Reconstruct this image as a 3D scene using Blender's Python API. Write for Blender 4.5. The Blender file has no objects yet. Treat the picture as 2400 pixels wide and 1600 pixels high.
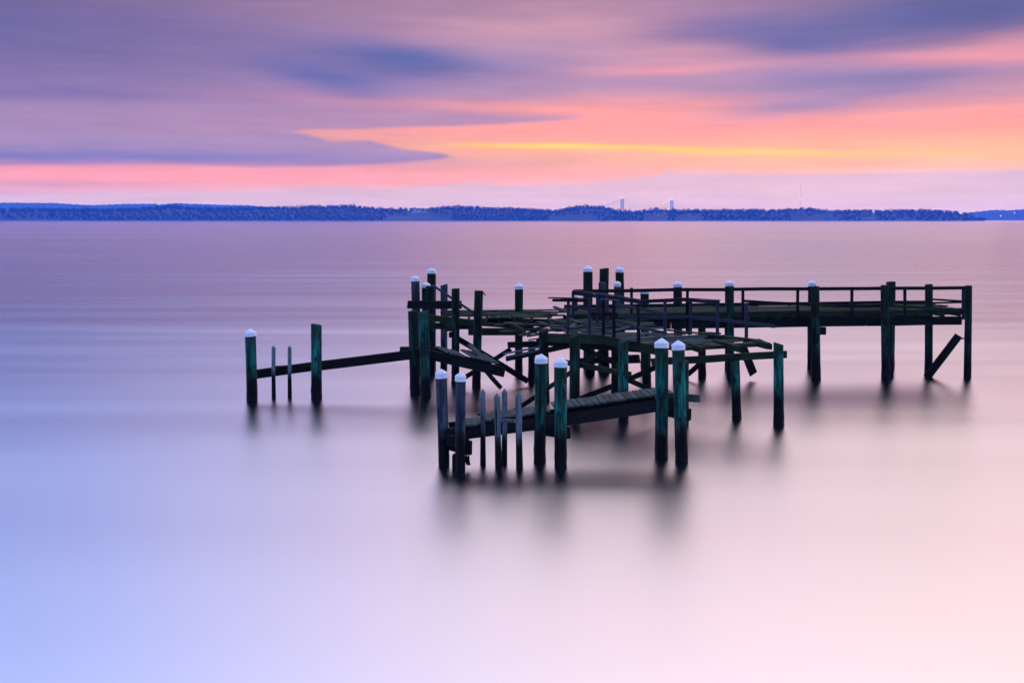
import bpy, bmesh, math, random
import numpy as np
from mathutils import Vector, Matrix
random.seed(7)
rng = np.random.default_rng(7)
SC = bpy.context.scene
COL = SC.collection
R = math.radians

# ------------------------------------------------------------------ camera
FPX, CH = 2500.0, 5.5                       # focal length in 2400-px frame, eye height
PITCH = math.atan(287.0 / FPX)
cam_d = bpy.data.cameras.new('camera')
cam = bpy.data.objects.new('camera', cam_d); COL.objects.link(cam)
cam_d.sensor_width = 36.0; cam_d.lens = 36.0 * FPX / 2400.0
cam_d.clip_start = 0.5; cam_d.clip_end = 30000
cam.location = (0, 0, CH); cam.rotation_euler = (math.pi / 2 - PITCH, 0, 0)
SC.camera = cam

def ray(px, py):
    rx, ry = (px - 1200) / FPX, (800 - py) / FPX
    c, s = math.cos(PITCH), math.sin(PITCH)
    return Vector((rx, c + ry * s, -s + ry * c))
def at(px, py, Y):                          # surveyed point at ground distance Y
    d = ray(px, py); return Vector((0, 0, CH)) + d * (Y / d.y)
def onwater(px, py):
    d = ray(px, py); return Vector((0, 0, CH)) + d * (CH / -d.z)
def atz(px, py, z):
    d = ray(px, py); return Vector((0, 0, CH)) + d * ((z - CH) / d.z)
def azel(px, py):
    d = ray(px, py).normalized()
    return math.degrees(math.atan2(d.x, d.y)), math.degrees(math.asin(d.z))
def lin(r, g, b):
    f = lambda c: (c / 255 / 12.92) if c / 255 <= .04045 else ((c / 255 + .055) / 1.055) ** 2.4
    return (f(r), f(g), f(b), 1.0)

# ------------------------------------------------------------------ render / exposure
SC.render.engine = 'CYCLES'
SC.cycles.use_denoising = True
SC.cycles.max_bounces = 6; SC.cycles.glossy_bounces = 3; SC.cycles.diffuse_bounces = 2
SC.cycles.volume_bounces = 2
SC.cycles.sample_clamp_indirect = 6
SC.view_settings.view_transform = 'Standard'; SC.view_settings.look = 'None'
SC.view_settings.exposure = 0.0; SC.view_settings.gamma = 1.0
SC.view_settings.use_curve_mapping = False

# ------------------------------------------------------------------ sky
world = bpy.data.worlds.new('World'); SC.world = world; world.use_nodes = True
WT = world.node_tree; WT.nodes.clear()
class NT:
    def __init__(s, t): s.t = t
    def put(s, sock, v):
        if hasattr(v, 'is_output'): s.t.links.new(v, sock)
        else: sock.default_value = v
    def m(s, op, a, b=0.0, c=0.0, clamp=False):
        n = s.t.nodes.new('ShaderNodeMath'); n.operation = op; n.use_clamp = clamp
        s.put(n.inputs[0], a); s.put(n.inputs[1], b); s.put(n.inputs[2], c)
        return n.outputs[0]
    def add(s, a, b): return s.m('ADD', a, b)
    def sub(s, a, b): return s.m('SUBTRACT', a, b)
    def mul(s, a, b): return s.m('MULTIPLY', a, b)
    def mr(s, v, a, b, c=0.0, d=1.0, smooth=False):
        n = s.t.nodes.new('ShaderNodeMapRange'); n.clamp = True
        n.interpolation_type = 'SMOOTHSTEP' if smooth else 'LINEAR'
        for i, x in enumerate((v, a, b, c, d)): s.put(n.inputs[i], x)
        return n.outputs[0]
    def mix(s, f, a, b, mode='MIX'):
        n = s.t.nodes.new('ShaderNodeMix'); n.data_type = 'RGBA'; n.blend_type = mode
        s.put(n.inputs[0], f); s.put(n.inputs[6], a); s.put(n.inputs[7], b)
        return n.outputs[2]
    def ramp(s, v, stops, interp='LINEAR'):
        n = s.t.nodes.new('ShaderNodeValToRGB'); cr = n.color_ramp; cr.interpolation = interp
        stops = sorted(stops, key=lambda q: q[0])
        while len(cr.elements) < len(stops): cr.elements.new(0.5)
        for e, (p, c) in zip(cr.elements, stops):
            e.position = min(max(p, 0), 1)
        for e, (p, c) in zip(cr.elements, stops):
            e.color = c if len(c) == 4 else (*c, 1)
        s.put(n.inputs[0], v)
        return n.outputs[0]
    def comb(s, x, y, z):
        n = s.t.nodes.new('ShaderNodeCombineXYZ')
        for i, q in enumerate((x, y, z)): s.put(n.inputs[i], q)
        return n.outputs[0]
    def sep(s, v):
        n = s.t.nodes.new('ShaderNodeSeparateXYZ'); s.put(n.inputs[0], v); return n.outputs
    def noise(s, vec, scale=1.0, detail=3.0, rough=0.5):
        n = s.t.nodes.new('ShaderNodeTexNoise')
        s.put(n.inputs['Vector'], vec); n.inputs['Scale'].default_value = scale
        n.inputs['Detail'].default_value = detail; n.inputs['Roughness'].default_value = rough
        return n.outputs[0]
    def vec(s, op, a, b):
        n = s.t.nodes.new('ShaderNodeVectorMath'); n.operation = op
        s.put(n.inputs[0], a); s.put(n.inputs[1], b); return n.outputs[0]
w = NT(WT)
tc = WT.nodes.new('ShaderNodeTexCoord')
x_, y_, z_ = w.sep(tc.outputs['Generated'])
DEG = 180 / math.pi
az0 = w.mul(w.m('ARCTAN2', x_, y_), DEG)
el0 = w.mul(w.m('ARCSINE', w.m('MINIMUM', w.m('MAXIMUM', z_, -1.0), 1.0)), DEG)
# wind-drawn streaks: noise stretched along the horizon bends the cloud edges
n1 = w.noise(w.comb(w.mul(az0, .07), w.mul(el0, .5), 3.1), 1.0, 1.0, .5)
n2 = w.noise(w.comb(w.mul(az0, .16), w.mul(el0, 1.3), 8.7), 1.0, 2.0, .5)
az = w.add(az0, w.mul(w.sub(n1, .5), 3.5))
damp = w.mr(el0, 0.5, 5.0, .25, 1.0)
el = w.add(el0, w.mul(damp, w.add(w.mul(w.sub(n1, .5), .5), w.mul(w.sub(n2, .5), .6))))
tt = w.m('SQRT', w.m('MAXIMUM', w.m('DIVIDE', w.add(el, 2.0), 92.0), 0.0))
T = lambda e: math.sqrt(max((e + 2) / 92.0, 0))
E = lambda py: azel(1200, py)[1]
# colour of the sky by height, at three bearings in front and behind
HI = [(60, (.55, .75, 1.50)), (90, (.42, .64, 1.36))]
LEFT = [(-2, (205, 175, 218)), (E(470), (212, 176, 214)), (E(425), (250, 164, 180)), (E(395), (246, 156, 174)),
        (E(378), (176, 142, 182)), (E(330), (158, 134, 180)), (E(280), (150, 128, 178)), (E(200), (130, 115, 170)), (E(100), (116, 106, 164)),
        (E(0), (112, 100, 148)), (13.5, (.09, .13, .36)), (16, (.18, .26, .68)), (18.5, (.54, .69, 1.52)), (24, (.80, 1.0, 1.95)), (38, (.85, 1.08, 2.0))] + HI
MID = [(-2, (225, 194, 220)), (E(470), (226, 196, 218)), (E(430), (250, 182, 188)), (E(400), (255, 174, 168)),
       (E(355), (255, 178, 150)), (E(310), (255, 166, 154)), (E(255), (248, 160, 160)), (E(210), (196, 150, 182)), (E(150), (196, 152, 182)),
       (E(80), (206, 156, 178)), (E(0), (172, 134, 164)), (13.5, (.56, .43, .62)), (18, (1.12, .88, 1.14)), (24, (1.82, 1.43, 1.58)), (38, (1.60, 1.43, 1.75))] + HI
RIGHT = [(-2, (218, 204, 228)), (E(470), (218, 206, 230)), (E(430), (230, 202, 218)), (E(395), (255, 194, 174)),
         (E(360), (255, 196, 146)), (E(310), (255, 170, 150)), (E(250), (255, 164, 160)), (E(190), (242, 158, 168)), (E(130), (242, 162, 170)),
         (E(60), (190, 142, 170)), (E(0), (140, 118, 160)), (13.5, (.80, .56, .62)), (18, (1.52, 1.10, 1.12)), (24, (2.15, 1.62, 1.56)), (38, (1.85, 1.56, 1.70))] + HI
BACK = [(-2, (72, 92, 156)), (4, (86, 108, 176)), (15, (100, 128, 204)), (35, (.24, .40, 1.0))] + HI
mk = lambda L: w.ramp(tt, [(T(e), lin(*c) if max(c) > 2.5 else (*c, 1)) for e, c in L], 'LINEAR')
sky = w.mix(w.mr(az, -25, 0), mk(LEFT), mk(MID))
sky = w.mix(w.mr(az, 0, 25), sky, mk(RIGHT))
sky = w.mix(w.mr(w.m('ABSOLUTE', az), 40, 130, smooth=True), sky, mk(BACK))

def curve(pts):                                        # piecewise height (deg) over bearing
    P = [azel(*p) for p in pts]
    lo, hi = min(p[1] for p in P) - .01, max(p[1] for p in P) + .01
    r = w.ramp(w.mr(az_b, -40, 40), [((a + 40) / 80, ((e - lo) / (hi - lo),) * 3) for a, e in P])
    return w.add(w.mul(r, hi - lo), lo)
az_b = w.add(az0, w.mul(w.sub(n1, .5), 2.0))
el_b = w.add(el0, w.add(w.mul(w.sub(n2, .5), .26), w.mul(w.sub(n1, .5), .12)))
def band(sky, top, bot, st, sb, col, op):              # cloud sheet between two edges, st / sb px soft
    dpp = .0229
    a = w.m('SUBTRACT', curve(top), el_b); b = w.m('SUBTRACT', el_b, curve(bot))
    k = w.mul(w.mr(a, -st * dpp, st * dpp, smooth=True), w.mr(b, -sb * dpp, sb * dpp, smooth=True))
    return w.mix(w.mul(k, op), sky, lin(*col))
AE = w.comb(az, el, 0.0)
def blob(sky, cx, cy, rx, ry, col, op, rot=0.0):        # soft cloud patch at a bearing and height
    a0, e0 = azel(cx, cy); d = .0229
    mp = WT.nodes.new('ShaderNodeMapping'); mp.vector_type = 'TEXTURE'; WT.links.new(AE, mp.inputs[0])
    mp.inputs[1].default_value = (a0, e0, 0); mp.inputs[2].default_value = (0, 0, R(-rot)); mp.inputs[3].default_value = (rx * d * 1.1, ry * d * 1.1, 1)
    dt = WT.nodes.new('ShaderNodeVectorMath'); dt.operation = 'DOT_PRODUCT'
    WT.links.new(mp.outputs[0], dt.inputs[0]); WT.links.new(mp.outputs[0], dt.inputs[1])
    return w.mix(w.mul(w.m('POWER', .3679, dt.outputs['Value']), op), sky, lin(*col))
# glow of the hidden sun
sky = blob(sky, 1900, 352, 560, 24, (255, 194, 154), .55)
sky = blob(sky, 1450, 290, 560, 44, (255, 163, 163), .9)
sky = blob(sky, 2200, 330, 420, 34, (255, 184, 160), .5)
sky = blob(sky, 2150, 280, 460, 30, (255, 164, 164), .8)
# grey-violet cloud banks
sky = blob(sky, 250, 60, 420, 60, (112, 104, 160), .6)
sky = blob(sky, 230, 190, 260, 40, (140, 122, 174), .5)
sky = blob(sky, 560, 130, 300, 18, (150, 126, 172), .45)
sky = blob(sky, 480, 215, 300, 20, (160, 132, 178), .5)
sky = blob(sky, 960, 140, 250, 46, (96, 106, 170), 1.0, 4)
sky = blob(sky, 770, 182, 170, 30, (102, 108, 176), .9, 7)
sky = blob(sky, 1230, 146, 120, 22, (160, 138, 184), .7)
sky = blob(sky, 1390, 196, 150, 12, (176, 144, 180), .6)
sky = blob(sky, 1180, 215, 170, 22, (172, 144, 184), .7)
sky = blob(sky, 2210, 30, 360, 60, (96, 102, 160), 1.0, -2)
sky = blob(sky, 1700, 62, 180, 34, (116, 108, 168), .95, 2)
sky = blob(sky, 1905, 94, 140, 32, (104, 108, 172), .95, 3)
sky = blob(sky, 1890, 188, 320, 40, (158, 138, 186), .95)
sky = blob(sky, 2100, 186, 140, 24, (134, 126, 180), .9)
sky = blob(sky, 1900, 244, 160, 20, (158, 138, 186), .9, -3)
sky = blob(sky, 1640, 205, 140, 12, (178, 144, 180), .7)
sky = blob(sky, 2380, 180, 150, 34, (176, 142, 178), .7)
sky = blob(sky, 2200, 236, 140, 10, (206, 150, 174), .6)
sky = blob(sky, 1400, 50, 260, 34, (216, 160, 178), .5)
sky = blob(sky, 2300, 26, 220, 44, (92, 98, 156), .9, -2)
sky = blob(sky, 1930, 70, 220, 30, (108, 108, 166), .75, 2)
sky = blob(sky, 2060, 190, 200, 22, (138, 128, 178), .7)
sky = blob(sky, 200, 110, 330, 60, (112, 106, 160), .5)
sky = blob(sky, 2330, 205, 130, 16, (196, 148, 176), .6)
sky = blob(sky, 1330, 108, 180, 16, (178, 146, 182), .55)
sky = blob(sky, 1130, 20, 240, 22, (168, 132, 164), .55)
sky = blob(sky, 2250, 140, 170, 16, (250, 160, 170), .6)
sky = blob(sky, 1560, 165, 160, 12, (246, 162, 172), .6)
sky = blob(sky, 380, 235, 260, 14, (128, 116, 174), .5)
sky = blob(sky, 150, 215, 120, 16, (120, 112, 172), .5)
# pink wedge, violet streak over it, low violet bank on the left, lavender band on the horizon
sky = band(sky, [(0, 236), (700, 236), (1000, 252), (1320, 276), (1345, 282), (1400, 292), (2400, 296)],
           [(0, 318), (640, 316), (700, 306), (960, 298), (1150, 294), (1345, 281), (1400, 262), (2400, 256)], 16, 5, (168, 140, 184), .8)
sky = band(sky, [(0, 312), (690, 312), (770, 333), (865, 329), (940, 347), (1045, 358), (1075, 366), (1110, 376), (2400, 380)],
           [(0, 388), (170, 382), (450, 386), (600, 393), (700, 387), (950, 381), (1050, 372), (1075, 365), (1110, 352), (2400, 348)], 5, 5, (166, 142, 188), .88)
sky = blob(sky, 250, 368, 640, 15, (122, 124, 192), .95)
sky = blob(sky, 80, 430, 220, 9, (200, 152, 188), .6)
sky = blob(sky, 600, 408, 460, 20, (255, 162, 176), .85)
sky = band(sky, [(0, 459), (250, 453), (600, 446), (1000, 436), (1130, 427), (1170, 436), (1400, 428), (1540, 412), (1570, 404), (1700, 408), (2000, 407), (2400, 399)],
           [(0, 700), (2400, 700)], 4, 4, (222, 188, 212), .85)
# thin bright opening
sky = blob(sky, 1290, 346, 180, 4.2, (255, 216, 90), .9, 1.2)
sky = blob(sky, 1560, 352, 290, 4.6, (255, 210, 100), .9, 2.0)
sky = blob(sky, 1840, 359, 330, 8, (255, 206, 140), .8, 1.2)
# fine streaks
n3 = w.noise(w.comb(w.mul(az0, .22), w.mul(el0, 2.4), 1.7), 1.0, 2.0, .55)
sky = w.mix(1.0, sky, w.ramp(n3, [(.25, (.93, .93, .94)), (.75, (1.07, 1.06, 1.05))]), 'MULTIPLY')
# clear air behind the cloud: physical sky with the sun on the horizon
nish = WT.nodes.new('ShaderNodeTexSky'); nish.sky_type = 'NISHITA'; nish.sun_disc = False
SUN_AZ, SUN_EL = azel(1900, 470)[0], 4.0
nish.sun_elevation = R(1.0); nish.sun_rotation = R(SUN_AZ)
sky = w.mix(1.0, sky, w.mix(1.0, nish.outputs[0], (.003, .003, .003, 1), 'MULTIPLY'), 'ADD')
# the sky stands behind the haze over the bay: light it loses on the way in is added here
HD, HC, HTOP, HJ = .00017, (.06, .22, 1.0), 101.0, (.45, .48, .88)
Ls = w.m('MINIMUM', w.m('DIVIDE', HTOP - CH, w.m('MAXIMUM', z_, .0167)), 5600.0)
Tv = w.comb(*[w.m('POWER', math.exp(-HD * c), Ls) for c in HC])
sky = w.vec('MAXIMUM', w.vec('ADD', w.vec('DIVIDE', w.vec('SUBTRACT', sky, HJ), Tv), HJ), (0.0, 0.0, 0.0))
bg = WT.nodes.new('ShaderNodeBackground'); WT.links.new(sky, bg.inputs[0]); bg.inputs[1].default_value = 1.0
wo = WT.nodes.new('ShaderNodeOutputWorld'); WT.links.new(bg.outputs[0], wo.inputs[0])
world.cycles.sampling_method = 'NONE'       # an even sky: sampled by the surfaces themselves

# sun still behind the cloud bank: very weak and soft
sun_d = bpy.data.lights.new('sun', 'SUN'); sun_d.energy = .006; sun_d.angle = R(18); sun_d.color = (1.0, .72, .6)
sun = bpy.data.objects.new('sun', sun_d); COL.objects.link(sun)
sdir = Vector((math.sin(R(SUN_AZ)) * math.cos(R(SUN_EL)), math.cos(R(SUN_AZ)) * math.cos(R(SUN_EL)), math.sin(R(SUN_EL))))
sun.rotation_euler = (-sdir).to_track_quat('-Z', 'Y').to_euler(); sun.location = (40, 60, 30)

# ------------------------------------------------------------------ materials
def material(name):
    m = bpy.data.materials.new(name); m.use_nodes = True; t = m.node_tree; t.nodes.clear()
    n = NT(t); out = t.nodes.new('ShaderNodeOutputMaterial'); b = t.nodes.new('ShaderNodeBsdfPrincipled')
    t.links.new(b.outputs[0], out.inputs[0]); return m, n, b
def tco(n, which='Object'):
    return n.t.nodes.new('ShaderNodeTexCoord').outputs[which]
def rnd(n): return n.t.nodes.new('ShaderNodeObjectInfo').outputs['Random']
def pos(n): return n.t.nodes.new('ShaderNodeNewGeometry').outputs['Position']
def bump(n, b, h, strength, dist):
    q = n.t.nodes.new('ShaderNodeBump'); q.inputs['Strength'].default_value = strength; q.inputs['Distance'].default_value = dist
    n.put(q.inputs['Height'], h); n.t.links.new(q.outputs[0], b.inputs['Normal'])

def timber(name, dark, light, moss, moss_amt, rough=.8):
    """sawn timber, grain along local x, weathered streaks, moss patches, black wet foot near the water"""
    m, n, b = material(name)
    o = n.vec('ADD', tco(n), n.comb(n.mul(rnd(n), 37.0), n.mul(rnd(n), 11.0), 0.0))
    g = n.noise(n.vec('MULTIPLY', o, (1.2, 26.0, 26.0)), 1.0, 4, .6)
    p = n.noise(n.vec('MULTIPLY', o, (1.6, 4.0, 4.0)), 1.0, 3, .6)
    col = n.mix(n.mr(n.add(n.mul(g, .6), n.mul(p, .4)), .36, .66), dark, light)
    col = n.mix(n.mul(n.mr(n.noise(o, 2.3, 4, .6), .42, .62), moss_amt), col, moss)
    col = n.mix(n.mr(rnd(n), 0, 1, 0, .4), col, dark)
    z = n.sep(pos(n))[2]
    zz = n.add(z, n.mul(n.sub(n.noise(pos(n), 5.0, 3), .5), .35))
    col = n.mix(n.mr(zz, .45, .85), (.0034, .003, .0016, 1), col)
    n.put(b.inputs['Base Color'], col); n.put(b.inputs['Roughness'], rough)
    b.inputs['Specular IOR Level'].default_value = .12
    bump(n, b, n.add(g, n.mul(p, .5)), .6, .012)
    return m
def pile_mat(name, dark, mid, streak, top):
    """round piling: vertical grain and checks, copper-green salt streaks, black tidal zone with a ragged edge"""
    m, n, b = material(name)
    o = n.vec('ADD', tco(n), n.comb(n.mul(rnd(n), 23.0), n.mul(rnd(n), 41.0), n.mul(rnd(n), 9.0)))
    g = n.noise(n.vec('MULTIPLY', o, (17.0, 17.0, 1.1)), 1.0, 4, .62)
    s = n.noise(n.vec('MULTIPLY', o, (6.0, 6.0, .9)), 1.0, 4, .6)
    c = n.noise(n.vec('MULTIPLY', o, (34.0, 34.0, .8)), 1.0, 2, .5)
    z = n.sep(pos(n))[2]
    oz = n.sep(tco(n, 'Generated'))[2]
    col = n.mix(n.mr(g, .35, .65), dark, mid)
    band_ = n.mul(n.mr(z, .5, 1.2), n.mr(oz, 1.0, .72, .25, 1.0))
    col = n.mix(n.mul(n.mr(s, .44, .62), band_), col, streak)
    col = n.mix(n.mr(c, .57, .66, 0, .9), col, (.003, .004, .003, 1))
    kn = n.noise(n.vec('MULTIPLY', o, (5.0, 5.0, 2.2)), 1.0, 5, .65)
    col = n.mix(n.mr(kn, .52, .60, 0, .9), col, dark)
    col = n.mix(n.mr(oz, .8, 1.0, 0, .55), col, top)
    zz = n.add(z, n.mul(n.sub(n.noise(n.vec('MULTIPLY', o, (9, 9, 3)), 1.0, 4, .6), .5), .6))
    zz = n.add(zz, n.mr(rnd(n), 0, 1, -.12, .12))
    col = n.mix(n.mr(zz, .62, .86), (.0032, .0026, .0014, 1), col)
    n.put(b.inputs['Base Color'], col)
    n.put(b.inputs['Roughness'], n.mr(zz, .62, .86, .55, .85)); b.inputs['Specular IOR Level'].default_value = .12
    h = n.add(n.add(n.mul(g, .6), n.mr(c, .6, .7, 0, -.6)), n.mul(n.noise(o, 30.0, 3), n.mr(zz, .5, .9, .9, .1)))
    bump(n, b, h, .8, .018)
    return m
M = {}
M['beam_green'] = timber('beam_green', (.006, .010, .004, 1), (.028, .043, .020, 1), (.022, .044, .008, 1), .7)
M['beam_dark'] = timber('beam_dark', (.0034, .0034, .002, 1), (.012, .012, .007, 1), (.008, .013, .005, 1), .5)
M['dock_beam'] = timber('dock_beam', (.009, .007, .007, 1), (.034, .023, .020, 1), (.018, .020, .012, 1), .4)
M['rail_grey'] = timber('rail_grey', (.020, .024, .036, 1), (.062, .070, .092, 1), (.030, .040, .032, 1), .3)
M['rail_dark'] = timber('rail_dark', (.005, .0045, .005, 1), (.018, .015, .014, 1), (.010, .014, .007, 1), .3)
M['deck_grey'] = timber('deck_grey', (.022, .029, .028, 1), (.120, .142, .134, 1), (.034, .054, .026, 1), .5)
M['deck_moss'] = timber('deck_moss', (.010, .017, .010, 1), (.052, .078, .052, 1), (.022, .046, .010, 1), .8)
M['board_pale'] = timber('board_pale', (.07, .08, .10, 1), (.20, .22, .26, 1), (.06, .08, .06, 1), .3)
M['pile_teal'] = pile_mat('pile_teal', (.006, .015, .009, 1), (.020, .090, .062, 1), (.020, .260, .190, 1), (.022, .050, .026, 1))
M['pile_dark'] = pile_mat('pile_dark', (.004, .007, .004, 1), (.013, .025, .011, 1), (.014, .075, .050, 1), (.018, .028, .010, 1))
M['pile_grey'] = pile_mat('pile_grey', (.020, .024, .034, 1), (.060, .074, .096, 1), (.100, .145, .170, 1), (.052, .060, .076, 1))
M['stake'] = pile_mat('stake', (.07, .09, .09, 1), (.20, .23, .235, 1), (.22, .27, .28, 1), (.21, .25, .26, 1))

m, n, b = material('cap_white')
o = n.vec('ADD', tco(n), n.comb(n.mul(rnd(n), 13.0), 0.0, 0.0))
col = n.mix(n.mr(n.noise(o, 9.0, 4, .6), .5, .75), (.88, .88, .87, 1), (.70, .71, .70, 1))
col = n.mix(n.mr(n.noise(o, 26.0, 3, .6), .69, .73, 0, .8), col, (.22, .20, .18, 1))
n.put(b.inputs['Base Color'], col); b.inputs['Roughness'].default_value = .5
M['cap'] = m
m, n, b = material('rust')
n.put(b.inputs['Base Color'], n.mix(n.noise(tco(n), 30.0, 3), (.10, .030, .015, 1), (.20, .075, .035, 1)))
b.inputs['Roughness'].default_value = .85; M['rust'] = m
m, n, b = material('galvanised_bolt')
n.put(b.inputs['Base Color'], n.mix(n.noise(tco(n), 40.0, 2), (.03, .03, .04, 1), (.12, .12, .14, 1)))
b.inputs['Roughness'].default_value = .6; b.inputs['Metallic'].default_value = .4; M['bolt'] = m

# water averaged over many small waves: wide soft mirror with faint drawn-out streaks
m, n, b = material('water')
t = m.node_tree
gl = t.nodes.new('ShaderNodeBsdfGlossy'); gl.distribution = 'BECKMANN'
P = pos(n)
s1 = n.noise(n.vec('MULTIPLY', P, (.035, .30, 0.0)), 1.0, 1, .5)
s2 = n.noise(n.vec('MULTIPLY', P, (.006, .035, 0.0)), 1.0, 4, .6)
s3 = n.noise(n.vec('MULTIPLY', P, (.0010, .0065, 0.0)), 1.0, 4, .6)
ss = n.add(n.add(n.mul(s1, .3), n.mul(s2, .35)), n.mul(s3, .25))
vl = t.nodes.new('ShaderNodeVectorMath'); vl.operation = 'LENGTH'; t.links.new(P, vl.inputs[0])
ld = n.m('LOGARITHM', n.m('MAXIMUM', vl.outputs['Value'], 5.0), 10.0)      # log of distance: drives the reflection tint and its blur
n.put(gl.inputs['Color'], n.ramp(n.mr(ld, 1.0, 3.0), [(.1, (.72, .72, .72)), (.3, (.79, .81, .83)), (.5, (.81, .90, .95)), (.8, (.78, .92, .98))]))  # water's brightness painted into the reflection colour: lighter and bluer farther out
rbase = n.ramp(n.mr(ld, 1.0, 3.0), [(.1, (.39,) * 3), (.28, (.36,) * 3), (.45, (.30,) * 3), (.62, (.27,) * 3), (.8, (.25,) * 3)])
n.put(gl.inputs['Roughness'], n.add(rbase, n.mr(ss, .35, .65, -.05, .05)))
bp = t.nodes.new('ShaderNodeBump'); bp.inputs['Strength'].default_value = 1.0; bp.inputs['Distance'].default_value = 1.0
n.put(bp.inputs['Height'], n.add(n.add(n.mul(s1, .010), n.mul(s2, .055)), n.mul(s3, .25))); t.links.new(bp.outputs[0], gl.inputs['Normal'])
b.inputs['Base Color'].default_value = (.02, .05, .09, 1); b.inputs['Roughness'].default_value = .6
b.inputs['Specular IOR Level'].default_value = 0.0
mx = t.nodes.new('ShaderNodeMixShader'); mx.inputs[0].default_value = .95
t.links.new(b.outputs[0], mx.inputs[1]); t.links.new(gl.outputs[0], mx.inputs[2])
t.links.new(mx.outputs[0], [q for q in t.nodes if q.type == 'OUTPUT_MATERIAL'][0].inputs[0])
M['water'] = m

def plain(name, c1, c2, scale, rough=.9, detail=4):
    m, n, b = material(name)
    n.put(b.inputs['Base Color'], n.mix(n.mr(n.noise(pos(n), scale, detail, .6), .38, .62), (*c1, 1), (*c2, 1)))
    b.inputs['Roughness'].default_value = rough; b.inputs['Specular IOR Level'].default_value = .1
    return m
M['twigs'] = plain('bare_twigs', (.007, .007, .008), (.013, .012, .013), .05)
M['pale_twigs'] = plain('pale_twigs', (.14, .13, .13), (.24, .22, .22), .2)
m, n, b = material('winter_ground')                     # leaf litter, with dry grass in open patches and a sandy strand
zc = n.sep(pos(n))[2]
col = n.mix(n.mr(n.noise(n.vec('MULTIPLY', pos(n), (.008, .02, .05)), 1.0, 3, .5),   .56, .66), (.010, .009, .010, 1), (.050, .046, .038, 1))
col = n.mix(n.mr(zc, 1.5, 1.0), col, (.20, .17, .14, 1)); n.put(b.inputs['Base Color'], col); b.inputs['Roughness'].default_value = .95
M['winter_grass'] = m
M['hill'] = plain('wooded_hill', (.03, .03, .028), (.06, .055, .05), .01)
M['house_wall'] = plain('house_wall', (.55, .54, .52), (.66, .65, .63), .3)
M['house_wall_tan'] = plain('house_wall_tan', (.30, .25, .22), (.40, .33, .29), .3)
M['roof'] = plain('roof_shingle', (.07, .07, .08), (.13, .12, .12), .5)
M['glass'] = plain('window_glass', (.03, .04, .05), (.05, .06, .07), .5, .2)
M['steel'] = plain('painted_steel', (.18, .26, .27), (.24, .32, .33), .1, .6)
def emit(name, c, s):
    m = bpy.data.materials.new(name); m.use_nodes = True; t = m.node_tree; t.nodes.clear()
    e = t.nodes.new('ShaderNodeEmission'); e.inputs[0].default_value = (*c, 1); e.inputs[1].default_value = s
    t.links.new(e.outputs[0], t.nodes.new('ShaderNodeOutputMaterial').inputs[0]); return m
M['lamp'] = emit('bridge_lamp', (1.0, .78, .30), 2.6)
M['red'] = emit('beacon', (1.0, .30, .22), 5.0)
M['amber'] = emit('shore_lamp', (1.0, .86, .5), 6.0)

# ------------------------------------------------------------------ object helpers
def link(name, verts, faces, mat, parent=None, mw=None, smooth=False):
    me = bpy.data.meshes.new(name); me.from_pydata([tuple(v) for v in verts], [], faces); me.update()
    if smooth: me.polygons.foreach_set('use_smooth', [True] * len(me.polygons))
    if mat: me.materials.append(M[mat])
    o = bpy.data.objects.new(name, me); COL.objects.link(o)
    place(o, parent, mw); return o
def place(o, parent=None, mw=None):
    mw = mw or Matrix.Identity(4)
    if parent:
        o.parent = parent; o.matrix_parent_inverse = Matrix.Identity(4)
        o.matrix_basis = PW[parent.name].inverted() @ mw
    else: o.matrix_basis = mw
    PW[o.name] = mw
PW = {}
def tag(o, label=None, cat=None, group=None, kind=None):
    if label: o['label'] = label
    if cat: o['category'] = cat
    if group: o['group'] = group
    if kind: o['kind'] = kind
    return o
def thing(name, loc, label, cat, group=None):
    o = bpy.data.objects.new(name, None); COL.objects.link(o); o.empty_display_size = .2
    place(o, None, Matrix.Translation(loc)); return tag(o, label, cat, group)

def beam(parent, name, a, b, wd, ht, mat, roll=0.0, jit=.006, ragged=0.02, sag=0.0):
    """timber from point a to point b: chamfered section wd x ht, slightly uneven along its length, ragged ends"""
    a, b = Vector(a), Vector(b); d = b - a; L = d.length; X = d.normalized()
    up = Vector((0, 0, 1))
    if abs(X.z) > .95: up = Vector((0, -1, 0))
    Z = (up - X * up.dot(X)).normalized(); Yv = Z.cross(X)
    rot = Matrix((X, Yv, Z)).transposed().to_4x4()
    mw = Matrix.Translation((a + b) / 2) @ rot @ Matrix.Rotation(R(roll), 4, 'X')
    ch = min(wd, ht) * .14; hw, hh = wd / 2, ht / 2
    sec = [(hw - ch, hh), (-hw + ch, hh), (-hw, hh - ch), (-hw, -hh + ch), (-hw + ch, -hh), (hw - ch, -hh), (hw, -hh + ch), (hw, hh - ch)]
    ns = 1 if L < .5 else (2 if L < 1.5 else 3)
    V, F = [], []
    for i in range(ns + 1):
        u = i / ns; x = -L / 2 + L * u
        oy, oz = random.uniform(-jit, jit), random.uniform(-jit, jit) - sag * 4 * u * (1 - u)
        for y, z in sec:
            xr = x + (random.uniform(-ragged, ragged) if i in (0, ns) else 0)
            V.append((xr, y + oy, z + oz))
    for i in range(ns):
        for k in range(8):
            j = (k + 1) % 8
            F.append((i * 8 + k, i * 8 + j, (i + 1) * 8 + j, (i + 1) * 8 + k))
    F.append(tuple(range(7, -1, -1))); F.append(tuple(range(ns * 8, ns * 8 + 8)))
    return link(name, V, F, mat, parent, mw)
def B(parent, name, p, q, hpx, wd, mat, **k):               # section height read in px at the near end
    a, b = at(*p), at(*q); return beam(parent, name, a, b, wd, hpx * min(p[2], q[2]) / FPX, mat, **k)

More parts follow.
